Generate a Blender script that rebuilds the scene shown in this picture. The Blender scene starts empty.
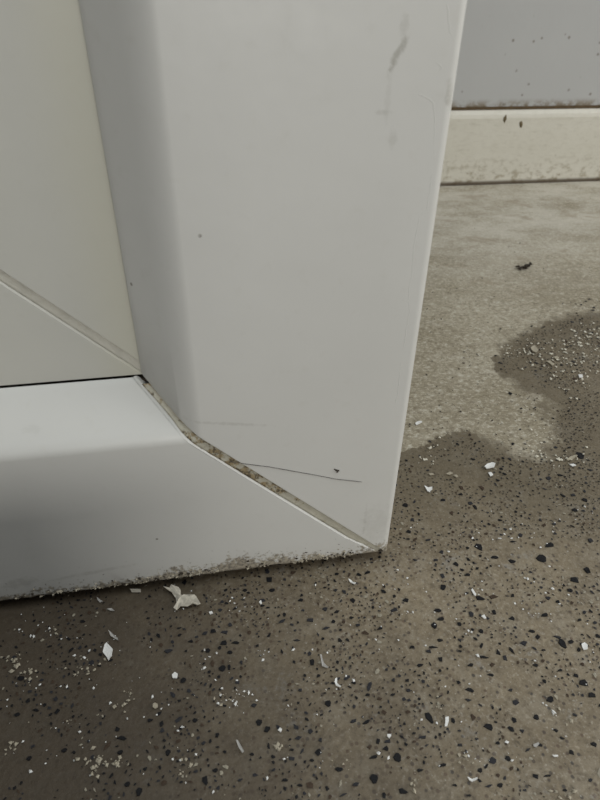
import bpy, bmesh, math, random
import numpy as np
from mathutils import Vector, Matrix, noise

S = bpy.context.scene
COL = S.collection
random.seed(7)
RNG = np.random.default_rng(7)

# ------------------------------------------------------------------ camera
# World: door front in the plane y = 0, its lower free corner at (0, 0, GAP), floor z = 0.
GAP = 0.008
H_CAM, FPX = 0.32, 600.0
v = np.array([287 - 300.0, 1229 - 400.0, FPX]); v /= np.linalg.norm(v)          # straight down
a_ = 4350 - 300.0
u = np.array([a_, -(a_ * v[0] + FPX * v[2]) / v[1], FPX]); u /= np.linalg.norm(u)   # along the door
RW = np.array([u, np.cross(-v, u), -v])
def ray(px, py): return RW @ np.array([px - 300.0, py - 400.0, FPX])
d0 = ray(385, 553)
CAM = np.array([0, 0, GAP]) - d0 * ((GAP - H_CAM) / d0[2])
CAM[2] = H_CAM
cam = bpy.data.cameras.new('camera'); cam_o = bpy.data.objects.new('camera', cam); COL.objects.link(cam_o)
cam.sensor_fit = 'VERTICAL'; cam.sensor_height = 24; cam.sensor_width = 18
cam.lens = 24 * FPX / 800
cam.clip_start = 0.01
cam.dof.use_dof = True; cam.dof.focus_distance = 0.40; cam.dof.aperture_fstop = 11.0
M = Matrix.Identity(4)
for i in range(3):
    M[i][0] = RW[i, 0]; M[i][1] = -RW[i, 1]; M[i][2] = -RW[i, 2]; M[i][3] = CAM[i]
cam_o.matrix_world = M
S.camera = cam_o
def at_floor(px, py, z=0.0):
    d = ray(px, py); t = (z - CAM[2]) / d[2]; p = CAM + d * t
    return Vector((p[0], p[1], z))
def at_door(px, py, y=0.0):
    d = ray(px, py); t = (y - CAM[1]) / d[1]; p = CAM + d * t
    return Vector((p[0], y, p[2]))

# ------------------------------------------------------------------ light
W = bpy.data.worlds.new('world'); S.world = W; W.use_nodes = True
bg = W.node_tree.nodes['Background']
bg.inputs[0].default_value = (0.88, 0.94, 1.0, 1); bg.inputs[1].default_value = 0.16
def area(name, loc, target, size, power, color):
    l = bpy.data.lights.new(name, 'AREA'); l.shape = 'RECTANGLE'; l.size, l.size_y = size
    l.energy = power; l.color = color
    o = bpy.data.objects.new(name, l); COL.objects.link(o); o.location = loc
    o.rotation_euler = (Vector(target) - Vector(loc)).to_track_quat('-Z', 'Y').to_euler()
    return o
area('skylight', (0.3, -0.6, 2.6), (0.0, 0.1, 0.1), (1.6, 1.4), 29, (0.93, 0.985, 1.0))           # open sky above the yard
area('low_fill_behind', (0.15, -2.0, 0.62), (0.0, 0.1, 0.1), (0.8, 0.40), 15.8, (1.0, 0.975, 0.92))    # added low fill behind the camera, set to leave the rail shaded
area('broad_light_side', (2.0, -0.2, 1.0), (0.0, 0.1, 0.1), (1.6, 1.4), 25, (1.0, 0.98, 0.94))          # broad light from the right
vs = S.view_settings
vs.view_transform = 'Standard'; vs.look = 'None'; vs.gamma = 1; vs.exposure = 0.0
vs.use_curve_mapping = False

# ------------------------------------------------------------------ helpers
def tag(o, label=None, cat=None, group=None, kind=None):
    if label: o['label'] = label
    if cat: o['category'] = cat
    if group: o['group'] = group
    if kind: o['kind'] = kind
    return o
def empty(name, loc=(0, 0, 0)):
    o = bpy.data.objects.new(name, None); o.empty_display_size = 0.05
    COL.objects.link(o); o.location = loc
    return o
def mesh_obj(name, verts, faces, mat, parent=None, smooth=False):
    me = bpy.data.meshes.new(name); me.from_pydata([tuple(q) for q in verts], [], faces)
    bm = bmesh.new(); bm.from_mesh(me); bmesh.ops.recalc_face_normals(bm, faces=bm.faces); bm.to_mesh(me); bm.free()
    if smooth:
        me.polygons.foreach_set('use_smooth', [True] * len(me.polygons))
    me.materials.append(mat); me.update()
    o = bpy.data.objects.new(name, me); COL.objects.link(o)
    if parent: o.parent = parent
    return o
def box_geo(x0, x1, y0, y1, z0, z1):
    vv = [(x, y, z) for x in (x0, x1) for y in (y0, y1) for z in (z0, z1)]
    return vv, [(0, 1, 3, 2), (4, 6, 7, 5), (0, 4, 5, 1), (2, 3, 7, 6), (0, 2, 6, 4), (1, 5, 7, 3)]

class Mat:
    def __init__(s, name, rough=0.5, spec=0.5):
        s.m = bpy.data.materials.new(name); s.m.use_nodes = True
        s.t = s.m.node_tree; s.b = s.t.nodes['Principled BSDF']
        s.b.inputs['Roughness'].default_value = rough
        s.b.inputs['Specular IOR Level'].default_value = spec
    def n(s, typ, **kw):
        nd = s.t.nodes.new(typ)
        for k, val in kw.items(): setattr(nd, k, val)
        return nd
    def put(s, sock, val):
        if hasattr(val, 'links') or isinstance(val, bpy.types.NodeSocket): s.t.links.new(val, sock)
        elif isinstance(val, tuple) and sock.type == 'RGBA' and len(val) == 3: sock.default_value = (*val, 1)
        else: sock.default_value = val
    def coord(s, kind='Object', scale=None, loc=(0, 0, 0), rot=(0, 0, 0)):
        c = s.n('ShaderNodeTexCoord').outputs[kind]
        if scale is None: return c
        mp = s.n('ShaderNodeMapping'); s.put(mp.inputs[0], c)
        mp.inputs['Scale'].default_value = scale; mp.inputs['Location'].default_value = loc; mp.inputs['Rotation'].default_value = rot
        return mp.outputs[0]
    def noise(s, vec, scale, detail=4, rough=0.55, dist=0.0):
        nd = s.n('ShaderNodeTexNoise'); s.put(nd.inputs['Vector'], vec)
        nd.inputs['Scale'].default_value = scale; nd.inputs['Detail'].default_value = detail
        nd.inputs['Roughness'].default_value = rough; nd.inputs['Distortion'].default_value = dist
        return nd.outputs['Fac']
    def vor(s, vec, scale, out='Distance', rnd=1.0, feat='F1'):
        nd = s.n('ShaderNodeTexVoronoi', feature=feat); s.put(nd.inputs['Vector'], vec)
        nd.inputs['Scale'].default_value = scale; nd.inputs['Randomness'].default_value = rnd
        return nd.outputs[out]
    def math(s, op, a, b=0.0, c=0.0):
        nd = s.n('ShaderNodeMath', operation=op)
        s.put(nd.inputs[0], a); s.put(nd.inputs[1], b); s.put(nd.inputs[2], c)
        return nd.outputs[0]
    def ss(s, x, a, b, lo=0.0, hi=1.0):
        nd = s.n('ShaderNodeMapRange', interpolation_type='SMOOTHSTEP')
        s.put(nd.inputs[0], x); s.put(nd.inputs[1], a); s.put(nd.inputs[2], b); s.put(nd.inputs[3], lo); s.put(nd.inputs[4], hi)
        return nd.outputs[0]
    def mix(s, f, a, b):
        nd = s.n('ShaderNodeMix', data_type='RGBA')
        s.put(nd.inputs[0], f); s.put(nd.inputs[6], a); s.put(nd.inputs[7], b)
        return nd.outputs[2]
    def sep(s, vec):
        nd = s.n('ShaderNodeSeparateXYZ'); s.put(nd.inputs[0], vec); return nd.outputs
    def attr(s, name):
        return s.n('ShaderNodeAttribute', attribute_name=name).outputs['Fac']
    def bump(s, h, strength=0.3, dist=0.001):
        nd = s.n('ShaderNodeBump'); nd.inputs['Strength'].default_value = strength; nd.inputs['Distance'].default_value = dist
        s.put(nd.inputs['Height'], h); s.t.links.new(nd.outputs[0], s.b.inputs['Normal'])
    def base(s, c): s.put(s.b.inputs['Base Color'], c)
    def rough(s, r): s.put(s.b.inputs['Roughness'], r)

def simple(name, c, rough=0.6, var=0.25, scale=400, spec=0.4):
    m = Mat(name, rough, spec); p = m.coord('Object')
    f = m.noise(p, scale, 3)
    m.base(m.mix(f, tuple(x * (1 - var) for x in c), tuple(min(1, x * (1 + var)) for x in c)))
    m.bump(f, 0.3, 0.0004)
    return m.m

# ------------------------------------------------------------------ materials
DW, DH = 0.80, 2.02                          # the door; its parts are modelled about DOOR_LOC
DOOR_LOC = (-DW / 2, 0.03, GAP)
WHITE = (0.565, 0.562, 0.535)
def white_mat(name, tint, smears=(), bottom_dirt=False, end_dirt=False, edge_tint=0.0):
    """aged white plastic; smears = (x, z, rx, rz, strength) of grime marks on the face"""
    m = Mat(name, 0.42, 0.45)
    P = m.coord('Object', (1, 1, 1), DOOR_LOC); X, Y, Z = m.sep(P)
    big = m.noise(P, 9, 3); fine = m.noise(P, 130, 4); tiny = m.noise(P, 900, 2)
    c = m.mix(m.ss(big, 0.3, 0.7), tuple(t * 0.965 for t in tint), tint)
    c = m.mix(m.ss(fine, 0.55, 0.85, 0, 0.25), c, tuple(t * k for t, k in zip(tint, (0.82, 0.80, 0.75))))
    # stray specks
    sp = m.vor(P, 70); spk = m.ss(sp, 0.045, 0.075, 1, 0)
    pick = m.ss(m.noise(P, 38, 1), 0.62, 0.68)
    c = m.mix(m.math('MULTIPLY', m.math('MULTIPLY', spk, pick), 0.75), c, (0.13, 0.11, 0.085))
    for (x, z, rx, rz, k, ang) in smears:
        dx = m.math('ADD', X, -x); dz = m.math('ADD', Z, -z); ca, sa = math.cos(ang), math.sin(ang)
        ex = m.math('ADD', m.math('MULTIPLY', dx, ca / rx), m.math('MULTIPLY', dz, sa / rx))
        ez = m.math('ADD', m.math('MULTIPLY', dx, -sa / rz), m.math('MULTIPLY', dz, ca / rz))
        r = m.math('ADD', m.math('MULTIPLY', ex, ex), m.math('MULTIPLY', ez, ez))
        r = m.math('ADD', r, m.math('MULTIPLY', m.math('ADD', m.noise(P, 230, 5, 0.7), -0.5), 4.2))
        c = m.mix(m.ss(r, -0.2, 1.1, k * 0.62, 0), c, (0.16, 0.145, 0.105))
    if edge_tint:                            # yellower and slightly darker towards the frame's lip
        e = m.math('ADD', X, m.math('MULTIPLY', m.math('ADD', m.noise(P, 30, 3), -0.5), 0.01))
        c = m.mix(m.ss(e, -0.170, -0.138, 0, edge_tint), c, tuple(k * f for k, f in zip(tint, (0.95, 0.93, 0.80))))
    if bottom_dirt:
        h = m.math('ADD', Z, -GAP)
        n1 = m.noise(P, 95, 5, 0.65); n2 = m.noise(P, 28, 4)
        lim = m.math('MULTIPLY_ADD', n2, 0.030, m.ss(X, -0.24, -0.10, -0.0088, -0.0055))
        lim = m.math('MULTIPLY_ADD', m.math('ADD', m.noise(P, 270, 4, 0.7), -0.5), 0.042, lim)
        f = m.ss(m.math('SUBTRACT', h, lim), -0.004, 0.002, 1, 0)
        c = m.mix(m.math('MULTIPLY', f, 0.80), c, m.mix(m.ss(m.noise(P, 420, 3, 0.7), .38, .60), (0.070, 0.050, 0.028), (0.31, 0.265, 0.185)))
        n3 = m.noise(P, 330, 2)
        f2 = m.math('MULTIPLY', m.ss(n3, 0.66, 0.72), m.ss(h, 0.0, 0.03, 1, 0))
        c = m.mix(f2, c, (0.07, 0.058, 0.042))
    m.base(c)
    m.rough(m.ss(fine, 0.2, 0.8, 0.36, 0.5))
    hgt = m.math('MULTIPLY_ADD', m.noise(P, 45, 2), 1.0, m.math('MULTIPLY', fine, 0.25))
    m.bump(hgt, 0.22, 0.0009)
    return m.m

q = at_door
def smear(px, py, rx, rz, k, ang=0.0):
    p_ = at_door(px, py); return (p_.x, p_.z, rx, rz, k, ang)
M_STILE = white_mat('stile_plastic', WHITE, [
    smear(398, 54, 0.0018, 0.008, 0.75, -0.5), smear(449, 92, 0.002, 0.007, 0.45, 0.1), smear(404, 26, 0.002, 0.005, 0.3),
    smear(383, 112, 0.004, 0.0012, 0.3), smear(393, 138, 0.002, 0.0045, 0.25), smear(388, 95, 0.0016, 0.012, 0.16),
    smear(376, 525, 0.012, 0.02, 0.18), smear(365, 520, 0.0012, 0.018, 0.25), smear(232, 424, 0.028, 0.0012, 0.3, -0.18)], bottom_dirt=True)
M_RAIL = white_mat('rail_plastic', WHITE, [
    smear(82, 397, 0.004, 0.003, 0.4), smear(30, 440, 0.006, 0.002, 0.12), smear(150, 404, 0.004, 0.006, 0.25),
    smear(20, 583, 0.012, 0.005, 0.35, 0.2), smear(90, 573, 0.03, 0.002, 0.3, 0.1)], bottom_dirt=True)
M_PANEL = white_mat('panel_plastic', (0.525, 0.52, 0.475), edge_tint=0.5)
M_LIP = white_mat('lip_plastic', (0.66, 0.65, 0.60))

def joint_mat(name, base, peak):
    """filler of the mitre gap; the grime sits thickest where the bevel meets the face"""
    m = Mat(name, 0.6, 0.3); P = m.coord('Object', (1, 1, 1), DOOR_LOC); Z = m.sep(P)[2]
    n1 = m.noise(P, 210, 4, 0.65); n2 = m.noise(P, 650, 3); n3 = m.noise(P, 90, 2)
    c = m.mix(m.ss(n3, 0.35, 0.65), tuple(k * 0.88 for k in base), base)
    c = m.mix(m.ss(n2, 0.5, 0.8, 0, 0.3), c, tuple(k * f for k, f in zip(base, (.72, .66, .52))))
    if peak:
        w = m.math('MAXIMUM', m.ss(m.math('ABSOLUTE', m.math('ADD', Z, -0.098)), 0.010, 0.045, 1, 0), m.ss(m.math('ABSOLUTE', m.math('ADD', Z, -0.144)), 0.002, 0.010, 1, 0))
        w = m.math('MAXIMUM', w, m.ss(Z, 0.0, 0.03, 0.7, 0))
        f = m.ss(m.math('ADD', n1, m.math('MULTIPLY', w, 0.19)), 0.61, 0.72)
        c = m.mix(m.math('MULTIPLY', f, 0.9), c, m.mix(m.ss(n2, 0.40, 0.58), (0.060, 0.042, 0.022), (0.27, 0.205, 0.11)))
    m.base(c); m.bump(n2, 0.5, 0.0008)
    return m.m
M_JOINT = joint_mat('grimy_joint', (0.44, 0.42, 0.345), True)
M_JOINT_CLEAN = joint_mat('clean_joint', (0.50, 0.485, 0.425), False)

M_CHIP = [simple('black_stone', (0.009, 0.009, 0.010), 0.5, 0.4, 700, 0.15), simple('slate_stone', (0.024, 0.024, 0.027), 0.5, 0.4, 700, 0.15),
          simple('brown_stone', (0.050, 0.034, 0.023), 0.5, 0.4, 700, 0.15), simple('cream_stone', (0.26, 0.235, 0.18), 0.5, 0.3, 700)]
M_FLAKE = simple('white_flake', (0.66, 0.66, 0.64), 0.5, 0.08, 900)
M_CREAM = simple('cream_crumb', (0.33, 0.295, 0.225), 0.8, 0.4, 900)
M_PALE = simple('pale_crumb', (0.56, 0.53, 0.44), 0.8, 0.3, 900)
M_GREY = simple('grey_flake', (0.33, 0.32, 0.30), 0.6, 0.2, 900)
M_PLASTER = simple('plaster_flake', (0.46, 0.425, 0.355), 0.8, 0.4, 500)
M_DARK = simple('dirt_gap_dark', (0.028, 0.020, 0.012), 0.8, 0.5, 900)
M_HAIR = simple('dark_hair', (0.06, 0.055, 0.05), 0.5, 0.2, 900)

# ------------------------------------------------------------------ floor with its damp stain
wet_px = [(-700, 470), (0, 470), (300, 458), (403, 452), (415, 447), (428, 441), (440, 436), (452, 434), (462, 429), (471, 431), (480, 435),
          (490, 441), (502, 447), (516, 455), (535, 452), (548, 441), (552, 420), (541, 401), (522, 388), (506, 380), (495, 371), (493, 358),
          (500, 346), (515, 338), (535, 325), (555, 318), (580, 313), (620, 308), (900, 296)]
wet_pts = [tuple(at_floor(*p)[:2]) for p in wet_px]
wet_poly = np.array([(-1.1, wet_pts[0][1])] + [p for p in wet_pts if p[0] > -1.05] + [(2.6, wet_pts[-1][1]), (2.6, -2.5), (-1.1, -2.5)])
# how soft each part of the outline is (metres)
def signed_wet(P2):
    n = len(wet_poly); dmin = np.full(len(P2), 9.0); inside = np.zeros(len(P2), bool)
    for i in range(n):
        a, b = wet_poly[i], wet_poly[(i + 1) % n]
        ab = b - a; t = np.clip(((P2 - a) @ ab) / (ab @ ab), 0, 1)
        d = np.hypot(*(P2 - (a + t[:, None] * ab)).T); dmin = np.minimum(dmin, d)
        c = (a[1] > P2[:, 1]) != (b[1] > P2[:, 1])
        with np.errstate(divide='ignore', invalid='ignore'):
            xi = (b[0] - a[0]) * (P2[:, 1] - a[1]) / (b[1] - a[1]) + a[0]
        inside ^= c & (P2[:, 0] < xi)
    return np.where(inside, dmin, -dmin)
def axis(lo, a, b, hi, fine, coarse):
    return np.unique(np.round(np.concatenate([np.arange(lo, a, coarse), np.arange(a, b, fine), np.arange(b, hi + 1e-6, coarse), [hi]]), 5))
XL, XR, YN, YF = -0.86, 2.4, -2.2, 0.85
gx = axis(XL - .05, -0.35, 0.85, XR, 0.004, 0.05); gy = axis(YN, -0.25, 0.5, YF + .1, 0.004, 0.05)
GX, GY = np.meshgrid(gx, gy); nx, ny = len(gx), len(gy)
P2 = np.stack([GX.ravel(), GY.ravel()], 1)
SD = signed_wet(P2)
soft_c = [np.array(at_floor(*p)[:2]) for p in ((545, 410), (540, 450), (600, 420), (560, 470), (530, 395))]
SOFT = np.zeros(len(P2))
for c_ in soft_c: SOFT = np.maximum(SOFT, np.exp(-((P2 - c_) ** 2).sum(1) / 0.035 ** 2))
top_c = [np.array(at_floor(*p)[:2]) for p in ((520, 330), (560, 312), (600, 308), (650, 305), (700, 302))]
for c_ in top_c: SOFT = np.maximum(SOFT, 0.5 * np.exp(-((P2 - c_) ** 2).sum(1) / 0.05 ** 2))

m = Mat('terrazzo', 0.55, 0.35)
P = m.coord('Object')
sd, soft = m.attr('wet_distance'), m.attr('wet_soft')
edge = m.math('ADD', m.math('MULTIPLY_ADD', m.math('ADD', m.noise(P, 36, 5, 0.7), -0.5), m.math('MULTIPLY_ADD', soft, 0.075, 0.026), sd), m.math('MULTIPLY', m.math('ADD', m.noise(P, 120, 6, 0.75), -0.5), 0.018))
wid = m.math('MULTIPLY_ADD', soft, 0.016, 0.0010)
wet = m.ss(m.math('DIVIDE', edge, wid), -1.0, 1.0)
# cement matrix and fine aggregate of the terrazzo
n_big = m.noise(P, 14, 4, 0.6); n_mid = m.noise(P, 150, 5, 0.7); n_fin = m.noise(P, 380, 4, 0.75)
cement = m.mix(m.ss(n_big, 0.3, 0.7), (0.162, 0.130, 0.086), (0.212, 0.172, 0.114))
cement = m.mix(m.ss(m.noise(P, 60, 4), 0.45, 0.7, 0, 0.55), cement, (0.240, 0.208, 0.155))
cement = m.mix(m.ss(n_mid, 0.50, 0.68, 0, 0.7), cement, (0.090, 0.069, 0.043))
cement = m.mix(m.ss(n_mid, 0.30, 0.44, 0.6, 0), cement, (0.30, 0.255, 0.178))
cement = m.mix(m.ss(n_fin, 0.52, 0.68, 0, 0.6), cement, (0.33, 0.295, 0.235))
cement = m.mix(m.ss(n_fin, 0.32, 0.44, 0.6, 0), cement, (0.060, 0.047, 0.034))
v1 = m.n('ShaderNodeTexVoronoi', feature='F1'); m.put(v1.inputs['Vector'], P); v1.inputs['Scale'].default_value = 330
sel = m.sep(v1.outputs['Color'])
f_dark = m.math('MULTIPLY', m.ss(v1.outputs['Distance'], 0.22, 0.42, 1, 0), m.ss(sel[0], 0.62, 0.68))
wetc = m.mix(m.math('MULTIPLY', f_dark, 0.75), cement, m.mix(sel[1], (0.022, 0.022, 0.025), (0.095, 0.060, 0.038)))
v2 = m.n('ShaderNodeTexVoronoi', feature='F1'); m.put(v2.inputs['Vector'], P); v2.inputs['Scale'].default_value = 520
sel2 = m.sep(v2.outputs['Color'])
f_lite = m.math('MULTIPLY', m.ss(v2.outputs['Distance'], 0.14, 0.28, 1, 0), m.ss(sel2[0], 0.86, 0.90))
wetc = m.mix(m.math('MULTIPLY', f_lite, 0.7), wetc, (0.36, 0.335, 0.28))
n_film = m.math('MULTIPLY_ADD', m.math('ADD', n_fin, -0.5), 0.5, m.noise(P, 34, 5, 0.65))        # thin lime haze left in places
wetc = m.mix(m.ss(n_film, 0.58, 0.76, 0, 0.6), wetc, (0.235, 0.225, 0.205))
# wet dirt on the hinge side, darkened further with painted shade
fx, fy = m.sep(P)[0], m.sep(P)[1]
dirt_shade = m.math('ADD', m.math('ADD', fx, m.math('MULTIPLY', fy, 0.35)), m.math('MULTIPLY', m.math('ADD', m.noise(P, 22, 5, 0.65), -0.5), 0.16))
wetc = m.mix(m.ss(dirt_shade, -0.21, 0.02, 0.9, 0), wetc, m.mix(n_mid, (0.026, 0.019, 0.012), (0.066, 0.050, 0.034)))
# dry: dust over everything
Pst = m.coord('Object', (0.8, 1.25, 1))
s1 = m.noise(Pst, 8, 6, 0.62, 0.3); s2 = m.noise(Pst, 48, 6, 0.7); s3 = m.noise(P, 150, 4, 0.75); s4 = m.noise(m.coord('Object', (0.85, 1.2, 1), (1.3, 0.4, 0)), 330, 3, 0.7)
dry = m.mix(m.ss(s1, 0.32, 0.68), (0.245, 0.212, 0.148), (0.345, 0.310, 0.235))
dry = m.mix(m.ss(s2, 0.50, 0.74, 0, 0.55), dry, (0.45, 0.415, 0.345))
dry = m.mix(m.ss(s2, 0.30, 0.46, 0.5, 0), dry, (0.205, 0.172, 0.122))
dry = m.mix(m.ss(s3, 0.52, 0.62, 0, 0.6), dry, (0.165, 0.137, 0.092))
dry = m.mix(m.ss(s4, 0.54, 0.64, 0, 0.45), dry, (0.145, 0.118, 0.080))
dry = m.mix(m.ss(s4, 0.36, 0.46, 0.5, 0), dry, (0.54, 0.50, 0.41))
dry = m.mix(m.ss(s3, 0.34, 0.46, 0.6, 0), dry, (0.52, 0.49, 0.41))
yy = m.sep(P)[1]
pale = m.math('MULTIPLY', m.ss(yy, 0.30, 0.66), m.ss(m.noise(Pst, 10, 6, 0.7), 0.30, 0.64))
dry = m.mix(m.math('MULTIPLY', pale, 0.72), dry, (0.55, 0.52, 0.45))
brown = m.math('MULTIPLY', m.ss(m.noise(Pst, 16, 5, 0.65, 0.4), 0.54, 0.70), m.ss(yy, 0.25, 0.45))
dry = m.mix(m.math('MULTIPLY', brown, 0.6), dry, (0.235, 0.190, 0.128))
dry = m.mix(m.math('MULTIPLY', f_dark, 0.20), dry, (0.09, 0.075, 0.055))
dry = m.mix(m.math('MULTIPLY', m.math('MULTIPLY', m.ss(m.vor(P, 95), 0.10, 0.16, 1, 0), m.ss(m.noise(P, 60, 2), 0.56, 0.62)), 0.6), dry, (0.09, 0.07, 0.05))
wetc = m.mix(m.ss(sd, 0.03, 0.13, 0.55, 0), wetc, m.mix(n_mid, (0.052, 0.041, 0.024), (0.120, 0.098, 0.062)))   # soaked through near the front of the damp
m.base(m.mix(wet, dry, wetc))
m.rough(m.math('MULTIPLY_ADD', wet, -0.30, m.math('MULTIPLY_ADD', n_fin, 0.2, 0.75)))
hh = m.math('ADD', m.math('MULTIPLY', n_mid, 0.6), m.math('MULTIPLY', s3, 0.5))
m.bump(hh, 0.5, 0.0012)
M_FLOOR = m.m

jj, ii = np.meshgrid(np.arange(ny - 1), np.arange(nx - 1), indexing='ij')
a = (jj * nx + ii).ravel(); quads = np.stack([a, a + 1, a + 1 + nx, a + nx], 1)
me = bpy.data.meshes.new('floor')
hz = np.array([noise.noise(Vector((x * 9, y * 9, 3.1))) for x, y in P2]) * 0.0004 - 0.0004
me.from_pydata(np.column_stack([P2, hz]).tolist(), [], quads.tolist())
for nm, arr in (('wet_distance', SD), ('wet_soft', SOFT)):
    at = me.attributes.new(nm, 'FLOAT', 'POINT'); at.data.foreach_set('value', arr.astype(np.float32))
me.polygons.foreach_set('use_smooth', [True] * len(me.polygons))
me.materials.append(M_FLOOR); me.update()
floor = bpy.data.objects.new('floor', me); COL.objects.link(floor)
tag(floor, 'dusty terrazzo floor with a dark damp stain and exposed black chips', 'floor', kind='structure')

# ------------------------------------------------------------------ walls and skirting behind
m = Mat('painted_wall', 0.6, 0.3); P = m.coord('Object')
c = m.mix(m.noise(P, 6, 4), (0.372, 0.372, 0.366), (0.412, 0.412, 0.402))
spk = m.math('MULTIPLY', m.ss(m.vor(P, 60), 0.09, 0.19, 1, 0), m.ss(m.noise(P, 23, 3), 0.47, 0.54))
c = m.mix(m.math('MULTIPLY', spk, 0.7), c, (0.15, 0.13, 0.10))
zz = m.sep(P)[2]
dirt = m.math('MULTIPLY', m.ss(zz, 0.127, 0.143, 1, 0), m.ss(m.noise(P, 70, 5, 0.65), 0.36, 0.6))
c = m.mix(dirt, c, (0.17, 0.13, 0.08))
m.base(c); m.bump(m.noise(P, 40, 4), 0.2, 0.002); M_WALL = m.m

m = Mat('skirting_paint', 0.5, 0.35); P = m.coord('Object')
zz = m.sep(P)[2]
c = m.mix(m.noise(m.coord('Object', (0.5, 1, 1.5)), 18, 4), (0.50, 0.478, 0.405), (0.585, 0.563, 0.495))
n5 = m.noise(m.coord('Object', (1, 1, 1.4)), 60, 5, 0.7)
lowd = m.math('MULTIPLY', m.ss(n5, 0.47, 0.64), m.ss(zz, 0.004, 0.060, 1, 0.10))
c = m.mix(m.ss(m.noise(m.coord('Object', (0.4, 1, 1.6)), 130, 5, 0.7), 0.5, 0.75, 0, 0.4), c, (0.33, 0.30, 0.235))
c = m.mix(m.math('MULTIPLY', m.ss(zz, 0.110, 0.116), 0.45), c, (0.62, 0.60, 0.54))  # upper edge coloured lighter, as if light catches the rounded arris
c = m.mix(m.math('MULTIPLY', lowd, 0.8), c, (0.24, 0.20, 0.13))
chip = m.math('MULTIPLY', m.ss(m.vor(P, 30), 0.08, 0.13, 1, 0), m.ss(m.noise(P, 11, 2), 0.55, 0.62))
c = m.mix(m.math('MULTIPLY', chip, 0.6), c, (0.2, 0.17, 0.11))
line = m.math('MULTIPLY', m.ss(zz, 0.003, 0.009, 1, 0), 0.92)
c = m.mix(line, c, (0.06, 0.04, 0.022))
m.base(c); m.bump(n5, 0.3, 0.002); M_SKIRT = m.m

yaw = math.radians(-1.45)
wb = np.array(at_floor(440, 186)[:2])
BX, BY = float(wb[0]), float(wb[1])
def back_box(name, x0, x1, y0, y1, z0, z1, mat):
    vv, ff = box_geo(x0, x1, y0, y1, z0, z1)
    o = mesh_obj(name, vv, ff, mat); o.location = (BX, BY, 0); o.rotation_euler = (0, 0, yaw)
    return o
x0, x1 = XL - BX - 0.05, XR - BX
SKH = 0.1275
# skirting: a tile board with a rounded, worn upper arris
prof = [(0, 0.0005), (0, SKH - .016), (0.0012, SKH - .010), (0.004, SKH - .005), (0.0075, SKH - .0022), (0.010, SKH - .0015), (0.010, 0.0005)]
n = 60; vv = []; ff = []
for i in range(n + 1):
    x = x0 + (x1 - x0) * i / n
    for (y, z) in prof: vv.append((x, y, z))
k = len(prof)
for i in range(n):
    for j in range(k):
        b0 = i * k + j; b1 = i * k + (j + 1) % k
        ff.append((b0, b1, b1 + k, b0 + k))
ff.append(tuple(range(k))); ff.append(tuple(range(n * k, n * k + k)))
sk = mesh_obj('baseboard_back', vv, ff, M_SKIRT); sk.location = (BX, BY, 0); sk.rotation_euler = (0, 0, yaw)
tag(sk, 'cream painted baseboard with grimy upper joint along the grey wall', 'baseboard', kind='structure')
gl = back_box('joint_line', x0, x1, 0.005, 0.012, SKH - 0.003, SKH + 0.0012, simple('brown_grime', (0.085, 0.056, 0.028), 0.9, 0.6, 260)); gl.name = 'dirt_shade_line'
gl.parent = sk; gl.location = (0, 0, 0); gl.rotation_euler = (0, 0, 0)
# two dark runs of dirt on the skirting's upper arris
for px, py, w_, h_ in ((505, 119, .004, .008), (521, 124, .004, .007)):
    d = ray(px, py); nrm = np.array([-math.sin(yaw), math.cos(yaw), 0]); t = ((np.array([BX, BY, 0]) - CAM) @ nrm) / (d @ nrm); p = CAM + d * t
    ca, sa = math.cos(-yaw), math.sin(-yaw); lx = (p[0] - BX) * ca - (p[1] - BY) * sa; lz = p[2]
    pts = []; K = 9
    for i in range(K):
        an = 2 * math.pi * i / K; r = random.uniform(.6, 1.1)
        pts.append((lx + math.cos(an) * w_ * r, -0.0002, lz + math.sin(an) * h_ * r))
    vv = pts + [(lx, -0.0016, lz)]; ff = [(i, (i + 1) % K, K) for i in range(K)] + [tuple(range(K))]
    mesh_obj('dirt_blob', vv, ff, simple('blob_dirt', (0.13, 0.10, 0.055), 0.9, 0.5, 500), sk)
wl = back_box('wall_back', x0, x1, 0.008, 0.12, 0.0, 2.7, M_WALL); tag(wl, 'grey painted wall with small specks above the cream baseboard', 'wall', kind='structure')
vv, ff = box_geo(XL - 0.12, XL, -0.02, BY + 0.05, 0, 2.7)
tag(mesh_obj('wall_left', vv, ff, M_WALL), 'grey wall beside the hinge side of the white door', 'wall', kind='structure')

# unseen block added just outside the frame to keep low light off the bottom corner
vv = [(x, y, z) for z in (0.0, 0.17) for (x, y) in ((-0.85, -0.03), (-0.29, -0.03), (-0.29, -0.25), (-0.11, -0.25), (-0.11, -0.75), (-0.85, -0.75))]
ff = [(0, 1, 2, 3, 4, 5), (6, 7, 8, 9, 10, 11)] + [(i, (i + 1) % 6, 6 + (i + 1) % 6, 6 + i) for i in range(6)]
blocker = mesh_obj('shade_block', vv, ff, simple('blocker_dark', (0.075, 0.066, 0.055), 0.8, 0.25, 60))
bv = blocker.modifiers.new('bevel', 'BEVEL'); bv.width = 0.006; bv.segments = 2
tag(blocker, 'unseen dark block added to shade the hinge half of the door', 'blocker', kind='structure')

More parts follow.
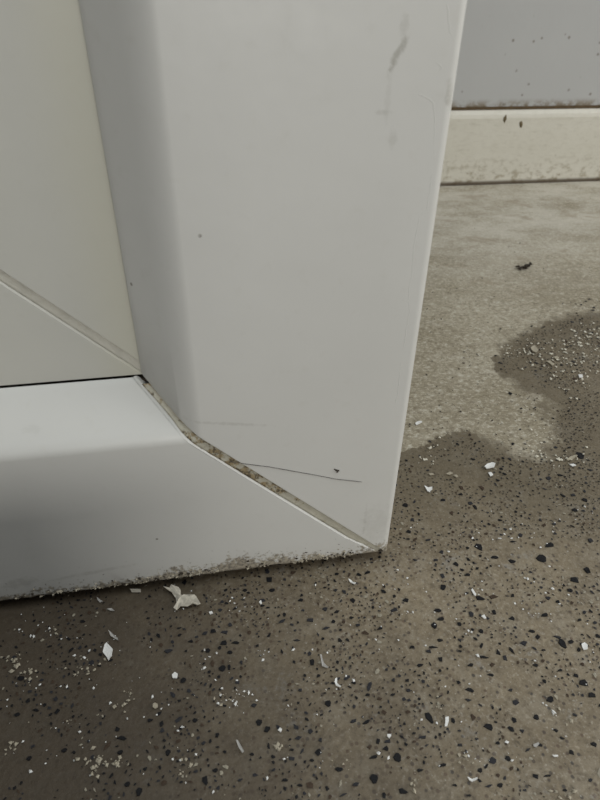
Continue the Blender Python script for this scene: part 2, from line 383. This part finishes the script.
# ------------------------------------------------------------------ the door
door = empty('door_1', DOOR_LOC); door_off = -Vector(door.location)
tag(door, 'open white plastic door with bevelled frame and grimy mitre joint', 'door', kind='structure')
L1, D1 = 0.1372, 0.0240                      # the lip of the frame: distance from the door's edge, depth
def arc(c, r, a0, a1, n):
    return [(c[0] + r * math.cos(math.radians(a0 + (a1 - a0) * i / n)), c[1] + r * math.sin(math.radians(a0 + (a1 - a0) * i / n))) for i in range(n + 1)]
RE = 0.0042
SX = -0.0022                                 # the stile's rounded free edge
def frame(b0, bm, b1, lip):
    sl = D1 / (lip - bm); out = []
    for i in range(11):                      # the soft bend between face and bevel
        t = i / 10; P0, Pm, P1_ = (b0, 0), (bm, 0), (b1, (b1 - bm) * sl)
        out.append(tuple((1 - t) ** 2 * P0[k] + 2 * t * (1 - t) * Pm[k] + t * t * P1_[k] for k in (0, 1)))
    return out + [(lip - 0.003, D1 - 0.003 * sl), (lip - .0006, D1 - .0007), (lip, D1 + 0.0004), (lip - 0.0006, D1 + 0.0011), (lip - 0.0045, D1 + .0016), (lip - 0.0045, 0.060)]
EDGE0 = [(0.0, 0.060)] + arc((RE, RE), RE, 180, 270, 6)
FRAME = EDGE0 + [(0.02, 0), (0.05, 0), (0.08, 0)] + frame(0.1085, 0.1128, 0.1165, L1)
EDGE = [(SX, 0.060)] + [(SX + 0.0045 * (1 - math.cos(t)), RE * (1 - math.sin(t))) for t in [math.pi / 2 * i / 8 for i in range(9)]]
STILE = EDGE + [(0.02, 0), (0.05, 0), (0.08, 0)] + frame(0.1095, 0.1155, 0.1240, L1 + .0006)
PD = 0.0268                                  # depth of the inner band of the panel
INNER = [(L1 - 0.0004, 0.050), (L1 - 0.0004, PD + .0004), (L1, PD), (0.18, PD), (0.232, PD), (0.238, PD + .001), (0.246, PD + 0.008), (0.248, 0.050)]
# one member of a mitred ring: side 'right', 'left', 'bottom', 'top'; s = distance from the outer edge
def place(side, s, y, w):
    """w runs along the member, measured from the door's centre line"""
    if side == 'right':  return Vector((-s, y, w))
    if side == 'left':   return Vector((-DW + s, y, w))
    if side == 'bottom': return Vector((w, y, GAP + s))
    return Vector((w, y, GAP + DH - s))
def member(name, side, profile, mat, parent, off_a, off_b, divs=24, lip=0.0, wear=0.0):
    """off_a, off_b: how far each end stays clear of the mitre line; lip: small chamfer at the ends"""
    vv = []; k = len(profile)
    for i in range(divs + 1):
        for (s, y) in profile:
            off_a_, off_b_ = off_a, (off_b(s) if callable(off_b) else off_b)
            if side in ('right', 'left'): lo, hi = GAP + s + off_a, GAP + DH - s - off_b_
            else: lo, hi = -DW + s + off_a, -s - off_b_
            t = i / divs; t = 1 - (1 - t) ** 1.0
            if lip:
                if i == 0: t = 0; yy = y + (lip if y < 0.05 else 0)
                elif i == divs: t = 1; yy = y + (lip if y < 0.05 else 0)
                else:
                    yy = y; t = (i - 1) / (divs - 2) if divs > 2 else t
                    if i == 1: t = lip * 1.2 / (hi - lo)
                    elif i == divs - 1: t = 1 - lip * 1.2 / (hi - lo)
                vv.append(place(side, s, yy, lo + (hi - lo) * t) + door_off)
            else:
                vv.append(place(side, s, y, lo + (hi - lo) * t) + door_off)
    ff = []
    for i in range(divs):
        for j in range(k):
            b0 = i * k + j; b1 = i * k + (j + 1) % k
            ff.append((b0, b1, b1 + k, b0 + k))
    ff.append(tuple(range(k))); ff.append(tuple(range(divs * k, divs * k + k)))
    if wear:
        for q_ in vv:
            if side == 'bottom' and q_.z + door.location.z < GAP + 0.0035:
                q_.z += wear * noise.noise(Vector((q_.x * 160, 0, 1))) + wear * .8 * noise.noise(Vector((q_.x * 45, 3, 1)))
    o = mesh_obj(name, vv, ff, mat, parent)
    me = o.data
    me.polygons.foreach_set('use_smooth', [len(p.vertices) == 4 for p in me.polygons])
    me.set_sharp_from_angle(angle=math.radians(28))
    return o
JW, JP = 0.0066, 0.0070                      # width of the two joints
def joint_w(s):
    w = min(JW, 0.0014 + max(s, 0) * 0.30)
    t = min(1, max(0, (s - 0.106) / 0.016))
    return w * (1 - t) + 0.0040 * t
member('stile', 'right', STILE, M_STILE, door, 0.0006, 0.0006, 40, 0.0007)
member('stile', 'left', FRAME, M_STILE, door, 0.0006, 0.0006, 12)
member('bottom_rail', 'bottom', FRAME, M_RAIL, door, 0.0046, joint_w, 400, 0.0014, 0.0009)
member('top_rail', 'top', FRAME, M_RAIL, door, 0.0046, 0.0046, 12)
pan = empty('panel', (0, 0, 0)); pan.parent = door
member('panel_stile', 'right', INNER, M_PANEL, pan, JP, 0.0005, 12, 0.0003)
member('panel_stile', 'left', INNER, M_PANEL, pan, 0.0005, 0.0005, 4)
member('panel_rail', 'bottom', INNER, M_PANEL, pan, 0.0050, 0.0004, 12, 0.0010)
member('panel_rail', 'top', INNER, M_PANEL, pan, 0.0050, 0.0050, 4)
vv, ff = box_geo(-DW + 0.246, -0.246, PD + 0.006, 0.046, GAP + 0.246, GAP + DH - 0.246)
mesh_obj('centre_panel', [Vector(q_) + door_off for q_ in vv], ff, M_PANEL, pan)
vv, ff = box_geo(-DW + 0.136, -0.136, 0.0505, 0.056, GAP + 0.136, GAP + DH - 0.136)
mesh_obj('back_board', [Vector(q_) + door_off for q_ in vv], ff, M_PANEL, pan)

def joint(name, profile, mat, parent, o0, o1, depth, sign=1, bead=0.0):
    """the filler in the mitre gap, a shallow channel that follows the profile; offsets o0..o1 across the mitre line"""
    vv = []; ff = []; pts = []
    for (a, b) in zip(profile[:-1], profile[1:]):
        L = math.hypot(b[0] - a[0], b[1] - a[1]); nn = max(1, int(L / 0.002))
        for i in range(nn): pts.append((a[0] + (b[0] - a[0]) * i / nn, a[1] + (b[1] - a[1]) * i / nn))
    pts.append(profile[-1])
    cross = [(0, depth + .002), (0.02, depth * 0.9), (0.3, depth * 1.15), (0.55, depth * 0.85 - bead), (0.8, depth * 1.1), (0.98, depth * 0.8), (1, depth + .002)]
    c = len(cross)
    for (s, y) in pts:
        for (t, dy) in cross:
            w1 = o1(s) if callable(o1) else o1
            o = o0 + (w1 - o0) * t + 0.0002 * noise.noise(Vector((s * 400, t * 3, 2)))
            wob = 0.0005 * noise.noise(Vector((s * 500, t * 4, 0)))
            vv.append(Vector((-s - o, y + dy + wob, GAP + s)) + door_off)
    for i in range(len(pts) - 1):
        for j in range(c - 1):
            b = i * c + j; ff.append((b, b + 1, b + 1 + c, b + c))
    return mesh_obj(name, vv, ff, mat, parent, smooth=True)
FR2 = [p_ for p_ in FRAME if p_[0] >= 0.001 and p_[1] <= D1][:-1]
joint('mitre_joint', FR2, M_JOINT, door, -0.0004, lambda s: joint_w(s) + .0002, 0.0010)
IN2 = [p_ for p_ in INNER if p_[1] < 0.049][1:]
joint('panel_mitre_joint', IN2, M_JOINT_CLEAN, pan, -JP - .0003, 0.0006, 0.0010)

vv, ff = box_geo(-0.42, -L1 + 0.001, D1 + 0.0018, 0.0300, GAP + L1 - 0.0043, GAP + L1 - 0.0022)
mesh_obj('dirt_shade_line', [Vector(q_) + door_off for q_ in vv], ff, M_DARK, door)  # dark strip standing in for the shade inside the gap

# raised edges of old paint along the free edge of the stile
def tube(name, pts, rad, mat, parent=None, sides=6, off=Vector((0, 0, 0)), flat=1.0):
    vv = []; ff = []; n = len(pts)
    pts = [Vector(p_) for p_ in pts]
    for i, p_ in enumerate(pts):
        d = (pts[min(i + 1, n - 1)] - pts[max(i - 1, 0)]).normalized()
        up = Vector((0, 1, 0)) if abs(d.y) < 0.9 else Vector((0, 0, 1))
        s_ = d.cross(up).normalized(); w_ = s_.cross(d).normalized()
        r = rad * (0.45 if i in (0, n - 1) else random.uniform(0.8, 1.15))
        for k in range(sides):
            an = 2 * math.pi * k / sides
            vv.append(p_ + off + s_ * (math.cos(an) * r) + w_ * (math.sin(an) * r * flat))
    for i in range(n - 1):
        for k in range(sides):
            a = i * sides + k; b = i * sides + (k + 1) % sides
            ff.append((a, b, b + sides, a + sides))
    ff.append(tuple(range(sides))); ff.append(tuple(range((n - 1) * sides, n * sides)))
    return mesh_obj(name, vv, ff, mat, parent, smooth=True)
def smooth_path(px, y, sub=7, jit=0.8):
    out = []
    for (a, b) in zip(px[:-1], px[1:]):
        for i in range(sub):
            t = i / sub
            out.append(at_door(a[0] + (b[0] - a[0]) * t + random.uniform(-jit, jit), a[1] + (b[1] - a[1]) * t, y))
    out.append(at_door(*px[-1], y)); return out
for path, r in (([(418, 94), (428, 98), (434, 104), (435, 120), (434, 145), (435, 162)], 0.00028),
                ([(447, 0), (448, 18), (450, 32), (455, 39)], 0.00028),
                ([(433, 172), (430, 190), (427, 210), (421, 215)], 0.00028),
                ([(419, 216), (416, 235), (413, 258), (410, 285), (408, 300)], 0.00028),
                ([(402, 300), (408, 301), (410, 310), (406, 330), (403, 350)], 0.00028),
                ([(401, 360), (398, 385), (396, 405)], 0.00028), ([(386, 456), (391, 459)], 0.00028), ([(436, 62), (441, 66), (440, 72)], 0.00028)):
    tube('paint_ridge', smooth_path(path, 0.0001), r, M_STILE, door, off=door_off, flat=0.55)

# crumbs of dirt and plaster caught along the door's bottom arris
def crumb_geo(vv, ff, c, r, squash=0.7):
    b = len(vv); sx = random.uniform(.75, 1.35); R = Matrix.Rotation(random.uniform(0, 6.28), 3, Vector((random.gauss(0, 1), random.gauss(0, 1), random.gauss(0, 1))).normalized())
    for p_ in ((1, 0, 0), (-.9, .2, 0), (0, 1, .1), (.1, -1, 0), (0, .1, 1), (0, 0, -1)):
        w_ = R @ (Vector((p_[0] * sx, p_[1], p_[2] / sx)) * r * random.uniform(.5, 1.3)); w_.z *= squash
        vv.append(Vector(c) + w_)
    for f in ((0, 2, 4), (2, 1, 4), (1, 3, 4), (3, 0, 4), (2, 0, 5), (1, 2, 5), (3, 1, 5), (0, 3, 5)): ff.append(tuple(b + i for i in f))
for nm, mat, cnt in (('dirt_crust', M_DARK, 260), ('plaster_crust', M_CREAM, 420)):
    vv = []; ff = []
    for _ in range(cnt):
        x = -abs(random.gauss(0, 0.11)) if random.random() < .75 else -random.uniform(0, 0.3)
        k = noise.noise(Vector((x * 35, 5, 0)))
        if k < -0.15: continue
        h = abs(random.gauss(0, 0.0035)) + 0.0006
        yy = -0.0001 if h > RE else RE - math.sqrt(max(0, RE ** 2 - (RE - h) ** 2))
        crumb_geo(vv, ff, (x, yy, GAP + h), random.uniform(.0003, .0010) * random.choice((1, 1, 1, 1.7)))
    o = mesh_obj(nm, [q_ + door_off for q_ in vv], ff, mat, door); o['kind'] = 'stuff'

# hair and dirt crumb stuck on the door face
hp = smooth_path([(229, 461.5), (246, 464), (270, 467), (292, 471), (315, 475), (335, 479), (362, 482)], -0.0002, 6, 0.25)
o = tube('hair', hp, 0.00017, M_HAIR)
tag(o, 'thin dark hair stuck across the white door face, running out of the mitre joint', 'hair')
vv = []; ff = []; c0 = at_door(336, 470)
for dx, dz, r in ((0, 0, .0012), (.0014, -.0003, .0008), (-.001, .001, .0007), (.0008, -.0014, .0006)): crumb_geo(vv, ff, (c0.x + dx, -0.0004, c0.z + dz), r)
tag(mesh_obj('dirt_speck', vv, ff, M_DARK), 'small black dirt speck stuck to the door face above the hair', 'dirt')

# ------------------------------------------------------------------ terrazzo chips
def chip_mesh(mat, seed):
    r = random.Random(seed); K = r.choice((4, 5, 5, 6, 7)); asp = r.uniform(.5, 1.0)
    ang = sorted((i + r.uniform(-.42, .42)) * 2 * math.pi / K for i in range(K))
    out = [(math.cos(a) * r.uniform(.65, 1.35), math.sin(a) * asp * r.uniform(.65, 1.35)) for a in ang]
    vv = [(x, y, -.0002) for x, y in out] + [(x * .9, y * .9, .00022) for x, y in out]
    ff = [(i, (i + 1) % K, K + (i + 1) % K, K + i) for i in range(K)] + [tuple(range(K, 2 * K))]
    me = bpy.data.meshes.new('stone_chip'); me.from_pydata(vv, [], ff); me.materials.append(mat); me.update()
    return me
chips = [[chip_mesh(mt, 40 * i + j) for j in range(10)] for i, mt in enumerate(M_CHIP)]
placed = []
def put_chip(x, y, rx, ry, rot, kind):
    o = bpy.data.objects.new('stone_chip', chips[kind][random.randrange(10)]); COL.objects.link(o)
    o.parent = floor; o.location = (x, y, 0.0); o.scale = (rx, ry, 1); o.rotation_euler = (0, 0, rot)
    placed.append((x, y, max(rx, ry)))
big = """480,598,8,7 493,597,9,5 512,618,6,7 494,612,5,5 523,643,9,7 558,637,9,4 562,643,6,9 532,631,7,4 505,658,4,9 498,652,4,10 511,650,3,9 484,657,8,4
492,665,5,5 491,675,6,3 584,683,8,8 548,598,5,5 598,636,4,6 481,631,4,4 466,593,5,6 489,727,8,8 592,695,7,8 550,699,8,5 522,731,5,8 508,758,6,8 572,753,5,9
548,776,8,4 515,702,7,6 468,700,7,6 453,720,4,8 498,743,4,4 593,744,6,6 536,717,5,5 527,750,7,6 429,717,6,11 386,748,6,9 397,757,7,9 374,778,8,9 403,791,8,9
354,721,7,5 366,722,7,3 380,699,7,5 368,695,5,5 438,697,8,4 423,737,10,5 342,795,9,6 339,769,8,4 388,741,8,6 378,741,5,6 370,747,5,5 374,757,8,4 328,703,6,6
310,731,5,6 443,765,7,5 420,770,6,5 356,784,6,6 310,620,7,6 325,628,8,7 394,610,8,5 438,610,8,5 441,619,7,4 434,625,5,6 325,609,5,6 344,622,5,5 340,640,4,6
433,647,8,3 429,651,6,6 412,647,5,4 443,587,7,6 380,628,6,5 358,625,4,6 312,662,6,7 354,683,5,5 393,680,5,5 373,653,4,4 225,632,8,6 224,643,6,6 236,643,8,5
205,633,5,5 230,652,6,5 222,668,6,6 229,667,4,6 282,621,7,4 168,651,8,6 191,641,5,5 296,640,7,5 220,610,4,5 259,722,6,6 267,729,7,7 254,705,5,6 203,743,5,4
217,735,5,5 168,752,5,6 252,754,5,4 273,770,6,4 122,738,9,6 64,750,5,4 74,752,4,4 29,758,5,4 127,784,5,5 139,791,6,8 120,752,5,4 36,710,6,4 541,558,9,7
512,561,6,6 479,547,7,8 495,557,8,4 587,570,8,6 585,500,5,4 550,545,9,5 573,495,5,4 470,503,5,4 475,507,4,5 456,564,5,6 575,580,7,7 588,571,5,4 461,488,5,4
412,520,6,5 409,532,5,6 428,540,5,4 441,552,6,5 436,560,4,5 468,575,6,5 415,560,5,4 405,505,5,4 443,500,5,4 452,513,4,5 500,520,4,3 520,535,5,4 540,520,4,4
560,475,5,3 580,455,8,6 590,470,6,4 548,478,6,4 510,459,4,4 503,458,3,3 575,510,5,4 590,540,5,5 470,690,8,6 570,590,6,5 440,640,5,5 405,600,6,5 372,600,5,4
352,600,5,6 335,590,5,4 300,600,5,4 262,600,6,4 272,590,6,3 245,590,5,4 580,620,5,4 545,615,7,4 420,665,6,5 408,690,5,4 460,640,4,5 470,665,6,4 535,665,5,4
510,690,6,4 560,670,6,4 575,715,4,6 555,730,5,4 562,738,4,4 540,745,5,5 480,770,5,4 460,745,5,5 455,785,5,4 500,785,6,4 525,790,5,4 590,780,5,4 565,790,5,4
300,690,4,5 320,740,5,6 312,760,5,4 292,750,5,4 285,780,6,5 300,785,6,4 240,780,5,4 215,770,5,4 195,720,5,4 150,720,5,5"""
for tok in big.split():
    px, py, w_, h_ = map(float, tok.split(','))
    a, b = at_floor(px - w_ / 2, py), at_floor(px + w_ / 2, py); c, d = at_floor(px, py - h_ / 2), at_floor(px, py + h_ / 2)
    put_chip((a.x + b.x) / 2, (c.y + d.y) / 2, (b - a).length / 2 * 1.08, (c - d).length / 2 * 1.08, random.uniform(-.35, .35), random.choices((0, 1, 2), (6, 4, .5))[0])
# scattered ones: uniform over the damp floor, clustered by a noise field
def visible_floor():
    px, py = random.uniform(-15, 615), random.uniform(300, 815)
    return px, py
tries = 0
small = []
while (len(placed) < 298 or len(small) < 3200) and tries < 200000:
    tries += 1
    x, y = random.uniform(-0.30, 0.75), random.uniform(-0.20, 0.45)
    k = 0.38 + 1.2 * noise.noise(Vector((x * 28, y * 28, 4))) + 0.3 * noise.noise(Vector((x * 9, y * 9, 9)))
    if x < -0.05: k *= 0.75
    if random.random() > k: continue
    small.append((x, y))
arr = np.array(small); sdv = signed_wet(arr)
small = [(x, y) for (x, y), s_ in zip(small, sdv) if s_ > 0.006 + 0.004 * random.random() or (s_ > -0.03 and random.random() < .12)]
vv = [[], [], [], []]; ff = [[], [], [], []]
cells = {}
def near(x, y, r):
    i, j = int(x // .01), int(y // .01)
    for a in (i - 1, i, i + 1):
        for b in (j - 1, j, j + 1):
            for (qx, qy, qr) in cells.get((a, b), ()):
                if (x - qx) ** 2 + (y - qy) ** 2 < (r + qr) ** 2: return True
    return False
def keep(x, y, r): cells.setdefault((int(x // .01), int(y // .01)), []).append((x, y, r))
for p_ in list(placed): keep(*p_)
for (x, y) in small:
    r = min(.0030, random.lognormvariate(math.log(.00098), .45))
    if near(x, y, r * 1.1): continue
    keep(x, y, r)
    kind = random.choices((0, 1, 2, 3), (6, 3.5, 2.2, 1.0))[0]
    if r > .0019 and len(placed) < 300 and kind < 3:
        put_chip(x, y, r, r * random.uniform(.7, 1), random.uniform(0, 6.28), kind); continue
    K = random.choice((4, 4, 5, 5, 6)); asp = random.uniform(.35, .95); ro = random.uniform(0, 6.28); b = len(vv[kind])
    for i in range(K):
        an = (i + random.uniform(-.3, .3)) * 2 * math.pi / K; q_ = random.uniform(.7, 1.15) * r
        ex, ey = math.cos(an) * q_, math.sin(an) * q_ * asp
        vv[kind].append((x + ex * math.cos(ro) - ey * math.sin(ro), y + ex * math.sin(ro) + ey * math.cos(ro), .00008))
    vv[kind].append((x, y, .00016))
    for i in range(K): ff[kind].append((b + i, b + (i + 1) % K, b + K))
for i, nm in enumerate(('black_grit', 'slate_grit', 'brown_grit', 'cream_grit')):
    o = mesh_obj(nm, vv[i], ff[i], M_CHIP[i], floor); o['kind'] = 'stuff'

# ------------------------------------------------------------------ flakes and crumbs lying on the floor
GRP = 'paint flakes fallen on the floor'
def flake(label, px_outline, mat, thick=0.0005, curl=0.0, name='paint_flake', cat='flake', group=GRP, crumple=0.0, lift=0.0):
    """a thin angular chip of paint: outline laid on the floor, given thickness, curled edges"""
    o2 = [at_floor(*p_) for p_ in px_outline]
    cx = sum((p_ for p_ in o2), Vector((0, 0, 0))) / len(o2)
    K = len(o2); mid = [cx + (p_ - cx) * .55 for p_ in o2]
    R = max((p_ - cx).length for p_ in o2)
    vv = []
    for lay in (1, 0):
        for ring, pts in ((1, o2), (.55, mid)):
            for p_ in pts:
                d = (p_ - cx).length / R
                z = .0004 + lay * thick + curl * R * d * d + crumple * R * (0.5 + 0.5 * noise.noise(p_ * 400)) * (1 - .3 * d) + lift
                vv.append(Vector((p_.x, p_.y, z)) - Vector((cx.x, cx.y, 0)))
        vv.append(Vector((0, 0, .0004 + lay * thick + crumple * R * .6 + lift)))
    ff = []; B = 2 * K + 1
    for lay in (0, 1):
        b = lay * B
        for i in range(K):
            j = (i + 1) % K
            ff.append((b + i, b + j, b + K + j, b + K + i)); ff.append((b + K + i, b + K + j, b + 2 * K))
    for i in range(K): ff.append((i, (i + 1) % K, B + (i + 1) % K, B + i))
    o = mesh_obj(name, vv, ff, mat); o.location = (cx.x, cx.y, 0)
    return tag(o, label, cat, group)
flake('torn crumpled piece of pale plaster skin lying just below the door bottom edge',
      [(164, 590), (170, 591), (172, 589), (179, 590), (181, 593), (178, 596), (184, 599), (187, 597), (195, 598), (197, 600), (201, 607), (198, 609), (193, 607), (188, 610), (181, 609), (177, 613), (174, 611), (177, 606), (176, 600), (172, 595), (167, 593)], M_PLASTER, .0006, .1, 'plaster_flake', 'plaster', None, crumple=.35)
flake('white kite-shaped paint flake on the dark floor under the bottom rail', [(105, 646), (107, 644), (113, 650), (112, 656), (109, 662), (107, 658), (103, 653)], M_FLAKE, .0006, .15)
flake('thin curled grey sliver just above the white kite-shaped flake', [(109, 632), (113, 635), (118, 639), (119, 642), (117, 641), (111, 637)], M_GREY, .0005, .3)
flake('pale oblong flake in the shadow right under the door edge', [(130, 590), (141, 590), (141, 593), (132, 593)], M_PLASTER, .0005, .1)
flake('small pale curved shaving under the door edge, above the grey sliver', [(107, 610), (112, 609), (115, 612), (111, 611.5)], M_GREY, .0005, .2)
flake('small grey flake beneath the door edge, furthest towards the hinge', [(97, 598), (101, 601), (103, 602), (100, 603), (98, 601)], M_GREY, .0005, .1)
flake('small upright white rectangular paint chip, brightest one near the bottom of the photo', [(445, 718), (448.5, 717.5), (448.5, 722), (447, 727), (444.5, 727), (445, 722)], M_FLAKE, .0008)
flake('white hook-shaped paint shaving on the wet floor below the door corner', [(335, 680), (337, 679), (336.5, 684), (341, 687.5), (340, 688.5), (336, 686.5), (334.5, 683)], M_FLAKE, .0006, .25)
flake('thin thread-like white shaving, bent, above the hook-shaped one', [(320, 656), (321.5, 656), (323, 664), (328, 668), (327.5, 669.5), (322, 667)], M_GREY, .0005, .2)
flake('bright white jagged flake on the wet floor beside the door edge', [(424, 487), (428, 488.5), (432, 488), (432, 490.5), (430, 491.5), (430, 493.5), (427, 492)], M_FLAKE, .0008, .15)
flake('white oval flake just inside the curved wet edge', [(484, 468), (487, 465), (492, 464), (495, 465), (494, 468), (489, 469), (486, 470)], M_FLAKE, .001, .15)
flake('pale flake lying on the dry floor beside the door edge', [(415, 424), (417, 422.5), (421, 422), (422, 423), (418, 425), (416, 426)], M_FLAKE, .0006, .1)
flake('grey oblong sliver with square ends below the bottom rail, centre of photo bottom', [(236, 741), (238, 741), (244, 752), (242.5, 754), (239, 749)], M_GREY, .0006, .1)
flake('pale V-shaped shaving near the bottom edge of the photo', [(467, 778), (469, 778.5), (471.5, 780), (477, 778.5), (477, 780), (472, 782.5), (469, 781)], M_FLAKE, .0006, .2)
flake('tiny T-shaped white flake among the large black chips', [(387, 735), (391, 735), (391, 737), (389.8, 737.5), (389.5, 739), (388, 738), (387, 737)], M_FLAKE, .0007)
flake('white ragged flake near the right frame edge, beside a large black chip', [(581, 645), (584, 643.5), (587, 646), (587, 650), (583, 651), (581.5, 648)], M_FLAKE, .0008, .1)
flake('short pale bent shaving under the free corner of the door', [(348, 580), (351, 581), (353, 583), (356, 584), (354, 585), (350, 583)], M_FLAKE, .0006, .2)
flake('white forked flake right of the door corner, beside two black chips', [(472, 589), (474, 592), (476, 595), (475, 597), (473, 594.5), (471, 591)], M_FLAKE, .0006)
flake('white crumb-like flake with a tail, right of the forked flake and lower', [(481, 617), (484, 615.5), (486, 619), (484, 619.5)], M_FLAKE, .0008)
flake('long cream flake in the pale streak beside the frame edge', [(566, 461), (570, 457.5), (576, 456), (577, 457), (572, 460), (568, 461.5)], M_CREAM, .0007, .1)
flake('small pale pointed flake under the long cream flake', [(569, 465), (573, 464.5), (576, 466), (572, 467)], M_FLAKE, .0006)
flake('cream flake, first of three in a row above the jagged white flake', [(428, 474), (432, 474), (434, 475), (430, 476)], M_CREAM, .0007)
flake('cream flake, middle of three in a row inside the wet edge', [(446, 474.5), (450, 472.5), (453, 474), (449, 475.5)], M_CREAM, .0007)
flake('cream flake, last of three in a row inside the wet edge', [(453, 476), (456, 475.5), (458, 477), (456, 478)], M_CREAM, .0007)
flake('pale rounded flake below the white oval one', [(488, 473.5), (491, 473), (493, 475.5), (490, 477)], M_FLAKE, .0007)
flake('white square flake on the far damp patch at the frame edge', [(578, 375.5), (582, 375.5), (582.5, 378), (579, 378.5)], M_FLAKE, .001)
flake('cream lumpy flake on the far damp patch, nearest the dry tip', [(530, 349), (534, 347), (538, 351), (536, 354), (532, 352)], M_CREAM, .0012, .1)
flake('long cream flake with bent end in the middle of the far damp patch', [(546, 362), (550, 361.5), (554, 365), (552, 366.5), (549, 364)], M_CREAM, .001)
flake('cream flat flake beside the bent one on the far damp patch', [(553, 358), (557, 357), (559, 358.5), (556, 360)], M_CREAM, .001)
flake('white sliver low in the photo, beside a brown chip', [(533, 745), (538, 743), (539, 744.5), (536, 748), (533, 747)], M_GREY, .0006)
flake('small white splinter above the tiny cluster of pale crumbs', [(551, 710.5), (553, 711), (556, 714), (554, 714)], M_FLAKE, .0006)
flake('tiny white double flake right of the grey-black chips at the bottom', [(552, 756), (557, 755.5), (558, 757), (554, 757.5)], M_FLAKE, .0006)
flake('round cream paint disc on the dark floor under the bottom rail', [(153, 705), (155, 703.5), (158, 705), (158, 708), (155, 709.5), (153, 708)], M_CREAM, .0008)
flake('white crumb-shaped flake under the plaster piece', [(172, 676), (175, 673), (178, 675), (177, 679), (173, 679)], M_FLAKE, .0009)
flake('white bead-like flake on open floor below the door corner, left of the black pair', [(278, 731), (280, 728.5), (282, 730), (281, 733)], M_FLAKE, .0008)
flake('bright small flake close under the door edge, between two black chips', [(259, 603), (261, 601), (262, 604), (260.5, 605)], M_FLAKE, .0008)
flake('white pointed flake beside the round pale crumbs, below the plaster piece', [(209, 613), (212, 612), (213, 614), (210, 615)], M_FLAKE, .0008)

# dark clump on the dry floor by the far wall
vv = []; ff = []; c0 = at_floor(525, 268)
for i in range(13):
    t = i / 12 - .5
    crumb_geo(vv, ff, (c0.x + t * .022 + random.uniform(-.001, .001), c0.y + random.gauss(0, .003) + (.004 if t > .3 else 0), .0026), random.uniform(.0022, .0042))
tag(mesh_obj('dirt_clump', vv, ff, M_DARK), 'dark brown dirt clump alone on the dry floor in front of the baseboard', 'dirt')

# loose crumbs too small and many to count: white, cream and dark
def cluster(lst, px, py, spread_x, spread_y, n, r0, r1):
    for _ in range(n):
        p_ = at_floor(px + random.gauss(0, spread_x), py + random.gauss(0, spread_y))
        lst.append((p_.x, p_.y, r0 + (r1 - r0) * random.random() ** 1.8 * 1.25))
cream = []; pale = []; white = []; dark = []
for (px, py, sx, sy, n) in ((25, 673, 8, 6, 34), (80, 670, 7, 3, 16), (10, 657, 6, 3, 14), (12, 748, 8, 4, 14), (92, 760, 6, 4, 18), (108, 763, 7, 3, 22), (118, 761, 3, 3, 8), (95, 772, 3, 4, 8),
                            (129, 692, 3, 3, 10), (120, 707, 5, 4, 10), (69, 722, 2, 2, 5), (98, 714, 3, 2, 5), (185, 768, 5, 5, 14), (228, 697, 6, 6, 16), (97, 663, 6, 3, 10), (55, 630, 5, 4, 10),
                            (552, 355, 22, 10, 60), (583, 350, 12, 12, 50), (520, 352, 12, 6, 24), (575, 380, 14, 10, 30), (560, 458, 18, 5, 26), (545, 445, 12, 10, 18), (590, 335, 10, 6, 22), (430, 455, 5, 8, 10),
                            (560, 715, 4, 6, 10), (438, 706, 3, 5, 8), (415, 780, 4, 4, 8), (465, 757, 5, 5, 8), (560, 795, 10, 4, 14), (345, 765, 5, 4, 8), (280, 747, 5, 4, 8)):
    k = 1.35 if py < 500 else 1.0; cluster(pale if py < 500 else cream, px, py, sx, sy, int(n * (1.5 if py < 500 else 0.8)), .0003 * k, .0013 * k)
for (px, py, sx, sy, n) in ((300, 690, 160, 60, 150), (460, 600, 70, 40, 90), (210, 655, 4, 5, 10), (205, 667, 3, 3, 8), (262, 655, 4, 5, 8), (235, 604, 8, 4, 14), (240, 693, 8, 5, 14), (225, 703, 7, 3, 10),
                            (248, 692, 3, 3, 6), (540, 600, 12, 14, 30), (475, 590, 5, 7, 8), (550, 710, 8, 6, 10), (480, 755, 14, 8, 16), (525, 540, 25, 14, 26), (470, 540, 10, 10, 14), (90, 640, 25, 20, 30), (180, 745, 8, 8, 10), (570, 520, 18, 30, 24),
                            (30, 630, 14, 10, 22), (60, 735, 40, 30, 26), (590, 650, 8, 30, 14)):
    cluster(white, px, py, sx, sy, int(n * 0.75), .00018, .0009)
for (px, py, sx, sy, n) in ((500, 260, 60, 50, 60), (500, 420, 40, 12, 26), (440, 330, 16, 60, 40), (530, 395, 20, 12, 20), (455, 410, 22, 20, 22)):
    cluster(dark, px, py, sx, sy, n, .0004, .0011)
for nm, lab, lst, mat in (('cream_crumbs', 'cream plaster crumbs scattered in clusters on the terrazzo floor', cream, M_CREAM), ('plaster_crumbs', 'pale plaster crumbs strewn on the far damp patch and along its edge', pale, M_PALE), ('white_crumbs', 'tiny white paint crumbs scattered over the damp floor', white, M_FLAKE),
                          ('dirt_crumbs', 'tiny dark dirt crumbs scattered on the dry dusty floor', dark, M_DARK)):
    vv = []; ff = []
    for (x, y, r) in lst:
        if y > 0.004 and y < 0.07 and x < 0.004: continue
        crumb_geo(vv, ff, (x, y, r * .35), r, .55)
    tag(mesh_obj(nm, vv, ff, mat), lab, 'crumbs', kind='stuff')
